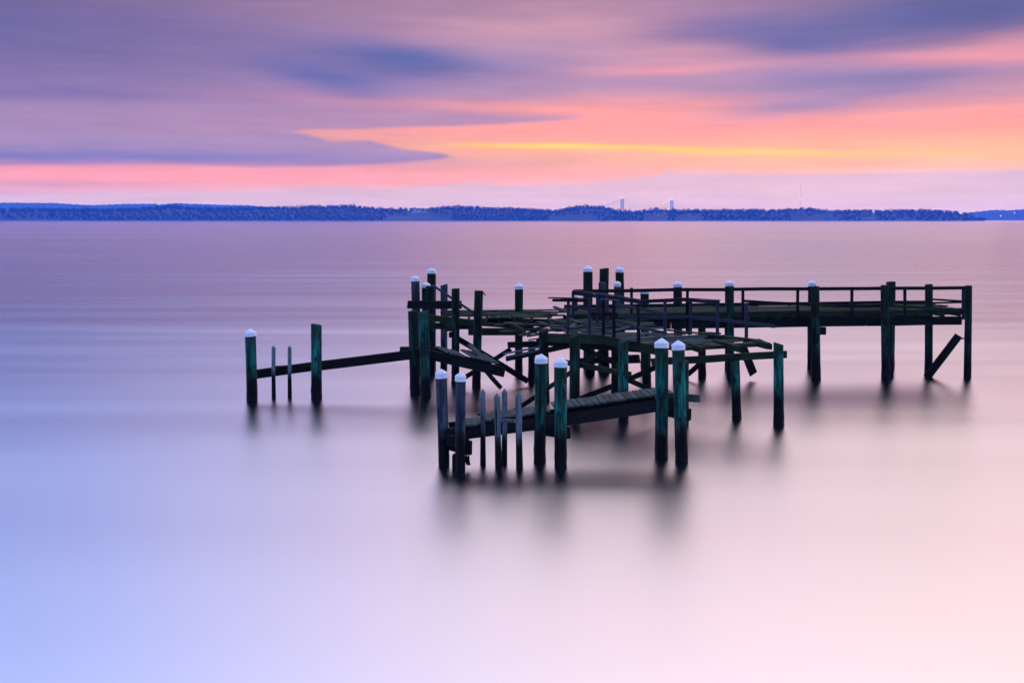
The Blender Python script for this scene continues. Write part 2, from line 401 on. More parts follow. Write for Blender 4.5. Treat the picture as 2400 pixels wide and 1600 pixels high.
def bolt(parent, p, r=.028):
    V, F = [], []
    for i in range(6):
        c, s = math.cos(i * math.pi / 3) * r, math.sin(i * math.pi / 3) * r
        V += [(c, 0, s), (c * .8, -.03, s * .8)]
    for i in range(6):
        j = (i + 1) % 6; F.append((2 * i, 2 * j, 2 * j + 1, 2 * i + 1))
    F.append(tuple(range(1, 12, 2)))
    return link('bolt', V, F, 'bolt', parent, Matrix.Translation(p))

def pile_mesh(name, base, top, r0, r1, mat, parent, slant=0.0, slant_dir=0.0, bend=0.0, sides=18, split=0.0):
    """round piling from below the water to its sawn top, tapering, uneven and slightly bent"""
    base, top = Vector(base), Vector(top); d = top - base; L = d.length + 1.1
    X = d.normalized(); lo = base - X * 1.1
    Z = X; Yv = Vector((0, 1, 0)); Xv = Yv.cross(Z).normalized(); Yv = Z.cross(Xv)
    mw = Matrix.Translation(lo) @ Matrix((Xv, Yv, Z)).transposed().to_4x4()
    rings = 20; V, F = [], []
    ph = [random.uniform(0, 6.28) for _ in range(4)]
    ba = random.uniform(0, 6.28)
    for i in range(rings + 1):
        u = i / rings; z = L * u; r = r0 + (r1 - r0) * u
        zb = z - 1.1
        bx = bend * math.sin(u * math.pi * 1.3); by = bend * .5 * math.sin(u * 5 + ba)
        for k in range(sides):
            a = 2 * math.pi * k / sides
            rr = r * (1 + .022 * math.sin(3 * a + ph[0] + u * 3) + .016 * math.sin(5 * a + ph[1] - u * 5) + random.uniform(-.008, .008))
            if zb < .6: rr *= 1.0 + random.uniform(-.02, .11) * min(1, (.6 - zb) * 3)              # barnacles and weed in the tidal zone
            if split and u > .55: rr *= 1 - split * max(0, math.cos(a + math.pi / 2 - .3)) ** 6
            zz = z + (slant * math.cos(a - slant_dir) * r / max(r1, .01) if i == rings else 0)
            V.append((math.cos(a) * rr + bx, math.sin(a) * rr + by, zz))
    for k in range(sides):                                                  # worn rim and end grain
        x, y, z = V[rings * sides + k]
        bx = bend * math.sin(math.pi * 1.3); by = bend * .5 * math.sin(5 + ba)
        V.append(((x - bx) * .9 + bx, (y - by) * .9 + by, z + .012 + random.uniform(-.004, .006)))
    for i in range(rings + 1):
        for k in range(sides):
            j = (k + 1) % sides
            F.append((i * sides + k, i * sides + j, (i + 1) * sides + j, (i + 1) * sides + k))
    F.append(tuple(range((rings + 1) * sides, (rings + 2) * sides)))
    o = link(name, V, F, mat, parent, mw)
    o.data.polygons.foreach_set('use_smooth', [len(p.vertices) == 4 for p in o.data.polygons])
    endx = Vector((bend * math.sin(math.pi * 1.3), bend * .5 * math.sin(5 + ba), L))
    return o, mw @ endx, mw.to_3x3()
def cap(parent, p, r, style, basis):
    """white plastic piling cap: skirt with a rolled lip under a cone or a low dome"""
    S = 24; V, F = [], []
    if style == 'cone': prof = [(1.06, -.085), (1.09, -.08), (1.09, -.055), (1.07, -.05), (1.06, 0.0), (1.10, .006), (1.10, .018), (1.03, .034), (.55, .034 + r * .35), (.12, .034 + r * .63), (.0, .034 + r * .67)]
    else: prof = [(1.05, -.075), (1.08, -.07), (1.08, -.05), (1.06, -.045), (1.06, 0.0), (1.09, .005), (1.08, .018), (.95, .055), (.72, .085), (.38, .105), (.0, .112)]
    tilt = Matrix.Rotation(random.uniform(-.06, .06), 4, 'X') @ Matrix.Rotation(random.uniform(-.08, .08), 4, 'Y')
    for f, z in prof[:-1]:
        for k in range(S):
            a = 2 * math.pi * k / S; V.append((math.cos(a) * r * f, math.sin(a) * r * f, z))
    V.append((0, 0, prof[-1][1])); nP = len(prof) - 1
    for i in range(nP - 1):
        for k in range(S):
            j = (k + 1) % S; F.append((i * S + k, i * S + j, (i + 1) * S + j, (i + 1) * S + k))
    for k in range(S): F.append(((nP - 1) * S + k, (nP - 1) * S + (k + 1) % S, nP * S))
    o = link('piling_cap', V, F, 'cap', parent, Matrix.Translation(p) @ basis.to_4x4() @ tilt)
    me = o.data; me.polygons.foreach_set('use_smooth', [True] * len(me.polygons))
    bm = bmesh.new(); bm.from_mesh(me)
    for e in bm.edges:
        if len(e.link_faces) == 2 and e.calc_face_angle(0) > .45: e.smooth = False
    bm.to_mesh(me); bm.free(); return o
def pile(parent, top, bot, wt, wb, mat, capstyle=None, label=None, cat=None, group=None, name='piling', **k):
    """top / bot in px (bot = waterline), widths in px; the cap's tip is top when there is one"""
    base = onwater(*bot); s = base.y / FPX
    r1, r0 = wt * s / 2, wb * s / 2
    tp = at(top[0], top[1], base.y)
    if capstyle == 'cone': tp.z -= .034 + r1 * .67
    elif capstyle == 'dome': tp.z -= .112
    o, tip, bas = pile_mesh(name, base, tp, r0, r1, mat, parent, **k)
    if capstyle: cap(o, tip + Vector((0, 0, .0)), r1, capstyle, bas)
    if label: tag(o, label, cat or 'piling', group)
    return o
def stake(parent, top, bot, wpx, mat='stake'):
    """square sawn stake with a pointed top"""
    base = onwater(*bot); s = base.y / FPX; h = wpx * s / 2; tp = at(top[0], top[1], base.y)
    X = (tp - base).normalized(); L = (tp - base).length + .7
    Yv = Vector((0, 1, 0)); Xv = Yv.cross(X).normalized(); Yv = X.cross(Xv)
    mw = Matrix.Translation(base - X * .7) @ Matrix((Xv, Yv, X)).transposed().to_4x4() @ Matrix.Rotation(random.uniform(.1, .5), 4, 'Z')
    V, F = [], []
    zs = [0, L * .3, L * .6, L - h * 1.5]
    for i, z in enumerate(zs):
        ox, oy = random.uniform(-.006, .006), random.uniform(-.006, .006)
        f = 1.12 if z < 1.0 else 1.0
        for cx, cy in ((1, .8), (.8, 1), (-.8, 1), (-1, .8), (-1, -.8), (-.8, -1), (.8, -1), (1, -.8)):
            V.append((cx * h * f + ox, cy * h * f + oy, z))
    V.append((0, 0, L))
    for i in range(3):
        for q in range(8):
            j = (q + 1) % 8; F.append((i * 8 + q, i * 8 + j, (i + 1) * 8 + j, (i + 1) * 8 + q))
    for q in range(8): F.append((24 + q, 24 + (q + 1) % 8, 32))
    return link('stake', V, F, mat, parent, mw)

# ------------------------------------------------------------------ water and seabed
WX, WY = 6400.0, 5700.0
V, F = [], []
ys = [-150, 0, 10, 20, 30, 45, 70, 120, 250, 600, 1500, 3000, WY]; xs = [-WX, -2500, -600, -120, -30, 0, 30, 120, 600, 2500, WX]
for y in ys:
    for x in xs: V.append((x, y, 0.0))
nx = len(xs)
for i in range(len(ys) - 1):
    for j in range(nx - 1): F.append((i * nx + j, i * nx + j + 1, (i + 1) * nx + j + 1, (i + 1) * nx + j))
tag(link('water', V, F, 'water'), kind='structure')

# ------------------------------------------------------------------ far shore
PROF = [(-900, 486), (0, 486), (100, 484), (200, 486), (300, 485), (350, 482), (410, 477), (450, 482), (540, 483), (600, 482), (680, 480), (720, 478), (830, 477),
        (900, 484), (1000, 485), (1050, 479), (1080, 478), (1140, 482), (1200, 483), (1300, 488), (1330, 482), (1370, 477), (1420, 481), (1440, 488), (1480, 489),
        (1520, 486), (1550, 483), (1590, 488), (1700, 487), (1750, 486), (1800, 489), (1860, 485), (1880, 483), (1910, 485), (1930, 489), (2000, 489), (2060, 489),
        (2100, 487), (2170, 488), (2200, 490), (2250, 494), (2275, 499), (2295, 508), (2308, 517)]
SY = 2500.0
def mx_(px, Y): return (px - 1200) * (Y / FPX) / math.cos(PITCH) * 1.0
def topz(px): return CH + (513 - np.interp(px, [p for p, _ in PROF], [q for _, q in PROF])) * SY / FPX * 1.013
def ground(x, Y):
    px = 1200 + x * FPX / Y
    u = min(max((Y - SY) / 150.0, 0), 1); u = u * u * (3 - 2 * u)
    g = max(topz(px) - 15.0, 0.0) * u + min(max((Y - SY) / 12, 0), 1) * 1.2
    if px > 2308: g = -2.0
    return g + .8 * math.sin(x * .03 + 1.3) * u
V, F = [], []
gx = np.linspace(-2250, 1180, 230); gy = [2496, 2500, 2508, 2520, 2545, 2575, 2610, 2650, 2700, 2800, 3000]
for Y in gy:
    for x in gx: V.append((x, Y, -1.0 if Y < 2499 else ground(x, Y) if Y < 2700 else ground(x, Y) + 4 * (ground(x, Y) > 2) if Y < 2750 else (ground(x, Y) + 7 * (ground(x, Y) > 2) if Y < 2900 else -1)))
nx = len(gx)
for i in range(len(gy) - 1):
    for j in range(nx - 1): F.append((i * nx + j, i * nx + j + 1, (i + 1) * nx + j + 1, (i + 1) * nx + j))
tag(link('far_shore', V, F, 'winter_grass', smooth=True), kind='structure')

CLEAR = [(-40, 150, 11, 2540), (905, 1060, 15, 2580), (1285, 1400, 12, 2580), (1505, 1560, 15, 2590), (1580, 1640, 12, 2580), (1850, 1960, 12, 2570), (2010, 2050, 10, 2570), (2090, 2140, 7, 2550), (955, 1010, 22, 2630)]
def twig_tree(x, Y, z0, h, wd, nt, out, r=rng):
    """one bare tree: trunk, and a crown of fine crossed twig faces thinning outward"""
    V, F = out; k = len(V)
    tw = .35
    for q in ((-tw, 0), (tw, 0), (0, tw)): V.append((x + q[0], Y + q[1], z0 - 1))
    V.append((x, Y, z0 + h * .8)); F += [(k, k + 1, k + 3), (k + 1, k + 2, k + 3), (k + 2, k, k + 3)]
    d = r.normal(size=(nt, 3)); d /= np.linalg.norm(d, axis=1)[:, None]
    rad = r.random(nt) ** .42
    c = np.array([x, Y, z0 + h * .58]) + d * rad[:, None] * np.array([wd / 2, wd / 2, h * .42])
    s = (.8 + r.random(nt) * 1.3) * (1.3 - .6 * rad)
    dirv = d * np.array([1, 1, .6]) + np.array([0, 0, .7]) + r.normal(size=(nt, 3)) * .35
    dirv /= np.linalg.norm(dirv, axis=1)[:, None]
    side = np.cross(dirv, r.normal(size=(nt, 3))); side /= np.linalg.norm(side, axis=1)[:, None]
    for i in range(nt):
        k = len(V)
        V.append(c[i] - side[i] * s[i] * .7); V.append(c[i] + side[i] * s[i] * .7); V.append(c[i] + dirv[i] * s[i] * 2.0)
        F.append((k, k + 1, k + 2))
wood = ([], [])
for row, (Y, hh, sp) in enumerate([(2522, 5.5, 6.5), (2548, 8.0, 7.5), (2580, 11, 8.0), (2615, 13, 8.0), (2650, 14.5, 8.0), (2690, 16, 7.5)]):
    x = -1420.0
    while x < 1110:
        x += sp * rng.uniform(.55, 1.45); yy = Y + rng.uniform(-14, 14)
        px = 1200 + x * FPX / yy
        if px > 2302: continue
        g = ground(x, yy)
        if g < .4: continue
        if any(a < px < b and yy < lim and g < zz for a, b, zz, lim in CLEAR): continue
        h = hh * rng.uniform(.62, 1.12)
        if row >= 4: h = min(h, max(4.0, (topz(px) - g) * rng.uniform(.74, 1.06)))
        if 1415 < px < 1590 and row >= 3: h *= rng.choice([.55, .8, 1.0])
        twig_tree(x, yy, g, h, h * rng.uniform(.62, .9), 52 if row > 2 else 40, wood)
tag(link('far_wood', wood[0], wood[1], 'twigs'), 'long belt of bare winter trees along the far shore', 'wood', kind='stuff')

def far_tree(px, py_top, py_bot, wpx, mat, label, group):
    Y = 2535.0; b = at(px, py_bot, Y); t_ = at(px, py_top, Y)
    g = ground(b.x, Y)
    e = thing('bare_tree', (b.x, Y, g), label, 'tree', group)
    h = t_.z - g
    V, F = [], []
    for i in range(4):
        for k in range(6):
            a = k * math.pi / 3; r_ = .5 * (1 - .25 * i); V.append((math.cos(a) * r_, math.sin(a) * r_, h * .7 * i / 3 - (1 if i == 0 else 0)))
    for i in range(3):
        for k in range(6): F.append((i * 6 + k, i * 6 + (k + 1) % 6, i * 6 + 6 + (k + 1) % 6, i * 6 + 6 + k))
    link('trunk', V, F, 'twigs', e, Matrix.Translation((b.x, Y, g)))
    out = ([], []); twig_tree(0, 0, 0, h, wpx * Y / FPX, 260, out)
    link('crown', out[0], out[1], mat, e, Matrix.Translation((b.x, Y, g)))
far_tree(1875, 492, 509, 24, 'pale_twigs', 'broad pale bare tree on far shore lawn, left of three pale round ones', 'pale round trees on the far shore')
far_tree(1940, 495, 510, 26, 'pale_twigs', 'pale bare tree, middle of three round ones on far shore', 'pale round trees on the far shore')
far_tree(2028, 495, 509, 22, 'pale_twigs', 'pale round bare tree, rightmost of three on far shore', 'pale round trees on the far shore')

def house(px0, px1, py_ridge, py_eave, py_base, Y, wall, label, gables=1):
    a, b = at(px0, py_base, Y), at(px1, py_base, Y); W = b.x - a.x; cx = (a.x + b.x) / 2
    z0 = a.z; ze = at(px0, py_eave, Y).z - z0; zr = at(px0, py_ridge, Y).z - z0; D = 9.0
    e = thing('house', (cx, Y, z0), label, 'house', 'houses on the far shore'); mw = Matrix.Translation((cx, Y, z0)); h = W / 2
    gz = -12.0
    link('wall', [(-h, 0, gz), (h, 0, gz), (h, D, gz), (-h, D, gz), (-h, 0, ze), (h, 0, ze), (h, D, ze), (-h, D, ze)],
         [(0, 1, 5, 4), (1, 2, 6, 5), (2, 3, 7, 6), (3, 0, 4, 7)], wall, e, mw)
    g = W / gables
    for i in range(gables):                                    # front gables
        x0 = -h + i * g; xm = x0 + g / 2; x1 = x0 + g
        link('gable', [(x0, -.05, ze), (x1, -.05, ze), (xm, -.05, zr)], [(0, 1, 2)], wall, e, mw)
        link('roof', [(x0 - .4, -.6, ze - .3), (xm, -.6, zr + .15), (xm, D + .5, zr + .15), (x0 - .4, D + .5, ze - .3), (x1 + .4, -.6, ze - .3), (x1 + .4, D + .5, ze - .3)],
             [(0, 1, 2, 3), (1, 4, 5, 2)], 'roof', e, mw)
    nw = max(2, int(W / 4))
    for i in range(nw):
        x0 = -h + W * (i + .5) / nw
        for zc in ([ze * .5] if ze < 5 else [ze * .28, ze * .72]):
            link('window', [(x0 - .6, -.06, zc - .8), (x0 + .6, -.06, zc - .8), (x0 + .6, -.06, zc + .8), (x0 - .6, -.06, zc + .8)], [(0, 1, 2, 3)], 'glass', e, mw)
house(1360, 1379, 494, 498.5, 502, 2600, 'house_wall', 'white twin-gabled house on far shore, left of the bridge', 2)
house(1345, 1357, 497, 499.5, 502, 2605, 'house_wall', 'small low pale house just left of the twin-gabled one')
house(1516, 1537, 500, 503, 507, 2600, 'house_wall_tan', 'tan house on far shore below the middle of the bridge')
house(1540, 1555, 502, 505, 510, 2585, 'house_wall', 'pale house on far shore beside the tan one, below bridge', 2)
house(1600, 1618, 501, 504, 508, 2600, 'house_wall', 'pale house on far shore right of the bridge towers')
house(965, 1003, 490, 494, 498, 2640, 'house_wall', 'wide pale house among trees above the left shore clearing', 3)
house(1705, 1716, 500, 503, 507, 2600, 'house_wall', 'small pale house alone on far shore between bridge and pale trees')

# paler hills behind on the left, lower wooded point on the right
def ridge(name, Y, pts, mat, bumpy):
    V, F = [], []; P0, P1 = pts[0][0], pts[-1][0]; N = int((P1 - P0) / 2.2)
    for i in range(N + 1):
        px = P0 + (P1 - P0) * i / N; py = np.interp(px, [p[0] for p in pts], [p[1] for p in pts])
        t_ = at(px, py, Y); hz = max(t_.z + (rng.uniform(-1, 1) * bumpy + bumpy * math.sin(i * .9)) * (1 if py < 511 else 0), -.5)
        V += [(t_.x, Y - 90, -1.0), (t_.x, Y - 45, hz * .55), (t_.x, Y, hz), (t_.x * 1.03, Y + 120, hz * .7), (t_.x * 1.05, Y + 300, -1.0)]
    for i in range(N):
        for k in range(4): F.append((i * 5 + k, i * 5 + 5 + k, i * 5 + 6 + k, i * 5 + 1 + k))
    return tag(link(name, V, F, mat), kind='structure')
ridge('distant_hills', 5200, [(-700, 474), (0, 475), (130, 476), (190, 480), (215, 481), (290, 478), (365, 477.5), (372, 480), (410, 476), (450, 478), (520, 480), (580, 481), (640, 486), (700, 500), (740, 516)], 'hill', 1.2)
ridge('distant_point', 4400, [(2240, 514), (2270, 498), (2300, 495), (2330, 492), (2360, 493), (2400, 491), (2600, 489), (3000, 488)], 'hill', 1.4)
def ball(name, p, r, mat, parent=None):
    bm = bmesh.new(); bmesh.ops.create_icosphere(bm, subdivisions=1, radius=r); me = bpy.data.meshes.new(name); bm.to_mesh(me); bm.free()
    me.materials.append(M[mat]); o = bpy.data.objects.new(name, me); COL.objects.link(o); place(o, parent, Matrix.Translation(p)); return o
def shore_light(px, py, Y, label, mat='amber'):
    p = at(px, py, Y); g = p.z - 9
    e = thing('shore_lamp', (p.x, Y, g), label, 'lamp', 'lights on the far shores')
    link('post', [(-.2, -.2, 0), (.2, -.2, 0), (.2, .2, 0), (-.2, .2, 0), (-.15, -.15, 9), (.15, -.15, 9), (.15, .15, 9), (-.15, .15, 9)],
         [(0, 1, 5, 4), (1, 2, 6, 5), (2, 3, 7, 6), (3, 0, 4, 7), (4, 5, 6, 7)], 'steel', e, Matrix.Translation((p.x, Y, g)))
    ball('lamp_head', p, 1.2, mat, e)
shore_light(2345.5, 506, 4290, 'lit lamp low on the pale right-hand point, left one of two')
shore_light(2378, 499, 4290, 'lit lamp high on the pale right-hand point near frame edge')

# suspension bridge behind the trees
BA, BB = at(1458, 513, 4600), at(1574, 513, 4900)
bdir = (BB - BA); bdir.z = 0; span = bdir.length; bdir.normalize(); bside = Vector((-bdir.y, bdir.x, 0))
bridge = thing('suspension_bridge', (BA.x, BA.y, 0), 'distant suspension bridge with two pale towers and lit cables behind the trees', 'bridge')
ZT, ZD, HW = 92.0, 44.0, 6.0
for C in (BA, BB):
    C = Vector((C.x, C.y, 0)); legs = []
    tw_ = beam(bridge, 'tower', C + bside * HW + Vector((0, 0, -1)), C + bside * HW + Vector((0, 0, ZT)), 3.4, 3.4, 'steel', jit=0, ragged=0)
    beam(tw_, 'tower_leg', C - bside * HW + Vector((0, 0, -1)), C - bside * HW + Vector((0, 0, ZT)), 3.4, 3.4, 'steel', jit=0, ragged=0)
    for z in (30, 48, 66, 84): beam(tw_, 'cross_strut', C - bside * HW + Vector((0, 0, z)), C + bside * HW + Vector((0, 0, z)), 2.2, 2.6, 'steel', jit=0, ragged=0)
    for z in (48, 66):
        for s_ in (-1, 1): beam(tw_, 'cross_brace', C - bside * HW * s_ + Vector((0, 0, z)), C + bside * HW * s_ + Vector((0, 0, z + 18)), 1.4, 1.4, 'steel', jit=0, ragged=0)
    ball('beacon', C + Vector((0, 0, ZT + 3)), 2.4, 'red', tw_)
A0, B0 = Vector((BA.x, BA.y, 0)), Vector((BB.x, BB.y, 0))
beam(bridge, 'road_deck', A0 - bdir * 230 + Vector((0, 0, ZD - 8)), B0 + bdir * 230 + Vector((0, 0, ZD - 8)), 11, 3, 'steel', jit=0, ragged=0)
def cz(u):                                                     # u along, in spans
    if 0 <= u <= 1: return ZD - 3 + (ZT - ZD + 3) * (2 * u - 1) ** 2
    q = -u if u < 0 else u - 1
    return max(ZT - (ZT - ZD + 6) * q / .6, ZD - 8)
for s_ in (-1, 1):
    pts = [A0 + bdir * span * u + bside * HW * s_ + Vector((0, 0, cz(u))) for u in np.linspace(-.6, 1.6, 45)]
    V, F = [], []
    for i, p in enumerate(pts):
        for k in range(4): V.append(p + Vector((0, math.cos(k * math.pi / 2) * .5, math.sin(k * math.pi / 2) * .5)))
    for i in range(len(pts) - 1):
        for k in range(4): F.append((i * 4 + k, i * 4 + (k + 1) % 4, i * 4 + 4 + (k + 1) % 4, i * 4 + 4 + k))
    link('main_cable', V, F, 'steel', bridge)
    for u in np.linspace(-.54, 1.54, 37):
        if abs(u) < .02 or abs(u - 1) < .02: continue
        p = A0 + bdir * span * u + bside * HW * s_ + Vector((0, 0, cz(u)))
        beam(bridge, 'hanger', p, Vector((p.x, p.y, ZD - 7)), .25, .25, 'steel', jit=0, ragged=0)
        if s_ > 0: ball('cable_lamp', p + Vector((0, -1, 1.2)), 1.6, 'lamp', bridge)

def mast(px, py_top, Y, label, lights):
    b = at(px, 513, Y); t_ = at(px, py_top, Y)
    e = thing('radio_mast', (b.x, Y, 0), label, 'mast', 'radio masts behind the far shore')
    for q in ((-1, -.6), (1, -.6), (0, 1.1)):
        beam(e, 'mast_leg', (b.x + q[0], Y + q[1], 0), (b.x + q[0] * .5, Y + q[1] * .5, t_.z), .14, .14, 'steel', jit=0, ragged=0)
    z = 6.0; k = 0
    while z < t_.z - 8:
        s_ = 1 if k % 2 else -1
        beam(e, 'lattice_bar', (b.x - s_ * .9, Y - .6, z), (b.x + s_ * .9, Y - .6, z + 8), .10, .10, 'steel', jit=0, ragged=0); z += 8; k += 1
    for py in lights: ball('beacon', at(px, py, Y - 2), 1.0, 'red', e)
mast(1874.7, 432, 2720, 'tall thin radio mast with red beacons above the right far shore', (455, 467))
mast(695, 470, 5200, 'short radio mast with red light just clearing the left treeline', (471.5,))

# ------------------------------------------------------------------ far walkway with railing
def lerp(a, b, u): return a + (b - a) * u
walk = thing('pier_walkway', (8.5, 37.0, 0), 'long railed timber walkway on dark piles at the back right', 'pier')
WYn = lambda px: float(np.interp(px, [1345, 2000, 2275], [36.0, 36.6, 37.1]))
NA, NB = atz(1345, 731, 2.30), at(2262, 729, 37.1)
NA = Vector((at(1345, 740, 36.0).x, 36.0, 2.26)); NB = Vector((at(2262, 729, 37.1).x, 37.1, 2.34))
wd_ = (NB - NA); wl = wd_.length; wdir = wd_.normalized(); wsid = Vector((-wdir.y, wdir.x, 0)).normalized(); WW = 2.5
for k in range(16):                                              # deck planks run along the walkway
    off = .10 + k * (WW - .1) / 16; x = random.uniform(-.3, .1)
    while x < wl:
        L = random.uniform(2.2, 4.4); x1 = min(x + L, wl + random.uniform(-.15, .1))
        if x1 - x > .6 and random.random() > .10:
            p = NA + wdir * x + wsid * off + Vector((0, 0, .02 + random.uniform(-.012, .018)))
            q = NA + wdir * (x1 - .02) + wsid * (off + random.uniform(-.02, .02)) + Vector((0, 0, .02 + random.uniform(-.012, .03)))
            beam(walk, 'deck_plank', p, q, .135, .04, 'deck_moss')
        x = x1
for k in range(24):                                              # cross joists, ends showing under the edge
    p = NA + wdir * (.2 + k * (wl - .4) / 23) + Vector((0, 0, -.13))
    beam(walk, 'joist', p - wsid * .04, p + wsid * WW, .07, .18, 'beam_green')
for off, mat in ((.10, 'beam_dark'), (WW - .12, 'beam_dark')):   # long girders on the pile rows
    nseg = 4
    for i in range(nseg):
        p = NA + wdir * (wl * i / nseg - .05) + wsid * off + Vector((0, 0, -.37)); q = NA + wdir * (wl * (i + 1) / nseg - .09) + wsid * off + Vector((0, 0, -.37))
        beam(walk, 'girder', p, q, .16, .29, mat)
fs = [0, .30, .545, .78, 1.0]
for i in range(4):                                               # edge boards
    p = NA + wdir * wl * fs[i] + wsid * (-.02 - .004 * (i % 2)) + Vector((0, 0, -.06)); q = NA + wdir * (wl * fs[i + 1] - .02) + wsid * (-.02 - .004 * (i % 2)) + Vector((0, 0, -.06))
    beam(walk, 'edge_board', p, q, .045, .19, 'beam_green')
for i in range(3):
    p = NA + wdir * wl * (i / 3) + wsid * (WW + .03) + Vector((0, 0, .09)); q = NA + wdir * (wl * (i + 1) / 3 - .03) + wsid * (WW + .03) + Vector((0, 0, .09))
    beam(walk, 'kerb_timber', p, q, .10, .12, 'rail_dark')
for i in range(7):
    p = NA + wdir * wl * ((i + .5) / 7) + wsid * (WW + .03) + Vector((0, 0, -.01)); beam(walk, 'kerb_block', p, p + wdir * .3, .09, .09, 'rail_dark')
for a, b in (((1346, 682.5), (1700, 678)), ((1702, 677.5), (2000, 676)), ((2001, 675.5), (2277, 674))):
    B(walk, 'top_rail', (*a, WYn(a[0])), (*b, WYn(b[0])), 8.0, .06, 'rail_dark', jit=.014)
for px in (1480, 1611, 1741, 1869.5, 1996.5, 2121):
    Y = WYn(px) + .07; B(walk, 'rail_post', (px, 750, Y), (px, 675, Y), 6.6 * 36 / 36, .09, 'rail_dark')
B(walk, 'rail_post', (2258, 748, 37.2), (2258, 675, 37.2), 8, .09, 'rail_grey')
# broken middle rails
B(walk, 'mid_rail', (1744, 705, 36.5), (1900, 714, 36.6), 6, .05, 'rail_dark')
B(walk, 'mid_rail', (1895, 712, 36.62), (1957, 718, 36.7), 7, .05, 'beam_green')
B(walk, 'mid_rail', (1925, 717, 36.75), (2065, 717, 36.85), 7, .05, 'rail_dark')
B(walk, 'mid_rail', (2085, 716, 36.7), (2256, 728, 36.95), 7, .05, 'beam_green')
B(walk, 'mid_rail', (2125, 711, 39.0), (2255, 708, 39.2), 4.5, .05, 'rail_dark')
B(walk, 'mid_rail', (2180, 701, 38.6), (2256, 706, 38.6), 4.5, .05, 'rail_dark')
B(walk, 'mid_rail', (1500, 719, 38.6), (1745, 717, 38.9), 8, .05, 'rail_dark')
for px in (1560, 1700, 1850, 2000, 2160): B(walk, 'rail_post', (px, 727, 39.0), (px, 714, 39.0), 7, .09, 'rail_dark')
# piles under the walkway
def dark(top, bot, wt, wb, parent=walk, mat='pile_dark', **k): return pile(parent, top, bot, wt, wb, mat, **k)
dark((1412, 745), (1419, 874), 20, 21); dark((1384, 745), (1382, 876), 22, 24)
dark((1645, 760), (1645.5, 886), 18, 18); dark((1711, 672), (1712, 889), 17, 17); dark((1705, 760), (1707, 869), 14, 14)
dark((1910, 672), (1913, 891), 20, 22); dark((1900, 760), (1900, 864), 15, 15)
dark((2074, 669), (2076, 888), 19, 20); dark((2087, 760), (2087, 884), 14, 14)
dark((2177, 667), (2176.5, 879), 17.5, 18); dark((2270, 670), (2267.5, 885), 15.5, 17.5)
B(walk, 'brace', (2172, 884, 37.0), (2247, 786, 36.9), 18, .10, 'beam_dark')
B(walk, 'brace', (2243, 793, 36.9), (2268, 793, 36.95), 3, .05, 'beam_dark')
B(walk, 'brace', (1738, 806, 36.2), (1766, 876, 36.4), 20, .10, 'beam_dark')
B(walk, 'beam_stub', (1916, 775, 36.75), (1934, 775, 36.75), 18, .2, 'beam_dark')
B(walk, 'brace', (1613, 877, 36.4), (1645, 848, 36.3), 12, .08, 'beam_dark')

# free-standing mooring pilings round the walkway and the left head
G = 'mooring pilings standing round the ruined pier'
def moor(top, bot, wt, wb, mat, capstyle, label, **k): return pile(None, top, bot, wt, wb, mat, capstyle, label=label, group=G, name='mooring_piling', **k)
moor((1378, 622), (1378, 866), 22, 22, 'pile_dark', 'cone', 'tall mooring piling with pointed white cap, left of three behind the walkway')
moor((1416, 630), (1414, 864), 22, 20, 'pile_dark', None, 'tall flat-topped dark mooring piling between two white-capped ones behind walkway', slant=.02)
moor((1454.5, 626), (1452, 862), 19.5, 19, 'pile_dark', 'dome', 'tall mooring piling with domed white cap, right of three behind walkway', bend=.05)
moor((1447, 659), (1447, 872), 16, 17, 'pile_grey', 'dome', 'short grey mooring piling with small white cap in front of the tall domed one')
moor((1411, 662), (1411, 873), 17, 18, 'pile_grey', None, 'short grey flat mooring piling in front of the tall uncapped dark one')
moor((1511, 676), (1512, 869), 20, 20, 'pile_dark', 'dome', 'dark mooring piling whose cap barely clears the walkway top rail')
moor((1588.5, 660), (1590, 867), 20.5, 20, 'pile_dark', 'dome', 'mooring piling with rounded white cap, first one along the walkway rail')
moor((1710, 658), (1710, 866), 21, 21, 'pile_dark', 'dome', 'mooring piling with bird-marked white cap, second along the walkway rail')
moor((1903.5, 658), (1903, 862), 18.5, 19, 'pile_dark', 'dome', 'mooring piling with white cap, farthest right of the capped walkway ones')
moor((2088, 661), (2086, 866), 21.5, 19, 'pile_dark', None, 'flat-topped mooring piling near the right end of the walkway', slant=.01)
moor((1347, 688), (1347, 880), 13.5, 15, 'pile_dark', 'dome', 'slim piling with chipped white cap at the inner corner of the railing')
# left head cluster
moor((973, 647), (979, 878), 19.5, 20, 'pile_grey', 'dome', 'grey mooring piling with white cap, leftmost at the left pier head')
moor((1011.5, 629), (1011, 868), 20.5, 20, 'pile_dark', 'dome', 'tallest white-capped mooring piling at the left pier head')
moor((998.5, 662), (1001, 876), 20, 20, 'pile_dark', 'dome', 'shortest white-capped mooring piling, middle of three at left pier head')
moor((1216.3, 663), (1216, 877), 19.5, 17, 'pile_dark', 'cone', 'lone mooring piling with pointed white cap between left and middle pier parts')
moor((1041, 668), (1040, 870), 17, 15, 'pile_grey', None, 'split-topped weathered mooring piling right of the left head cluster', split=.3, slant=.03)

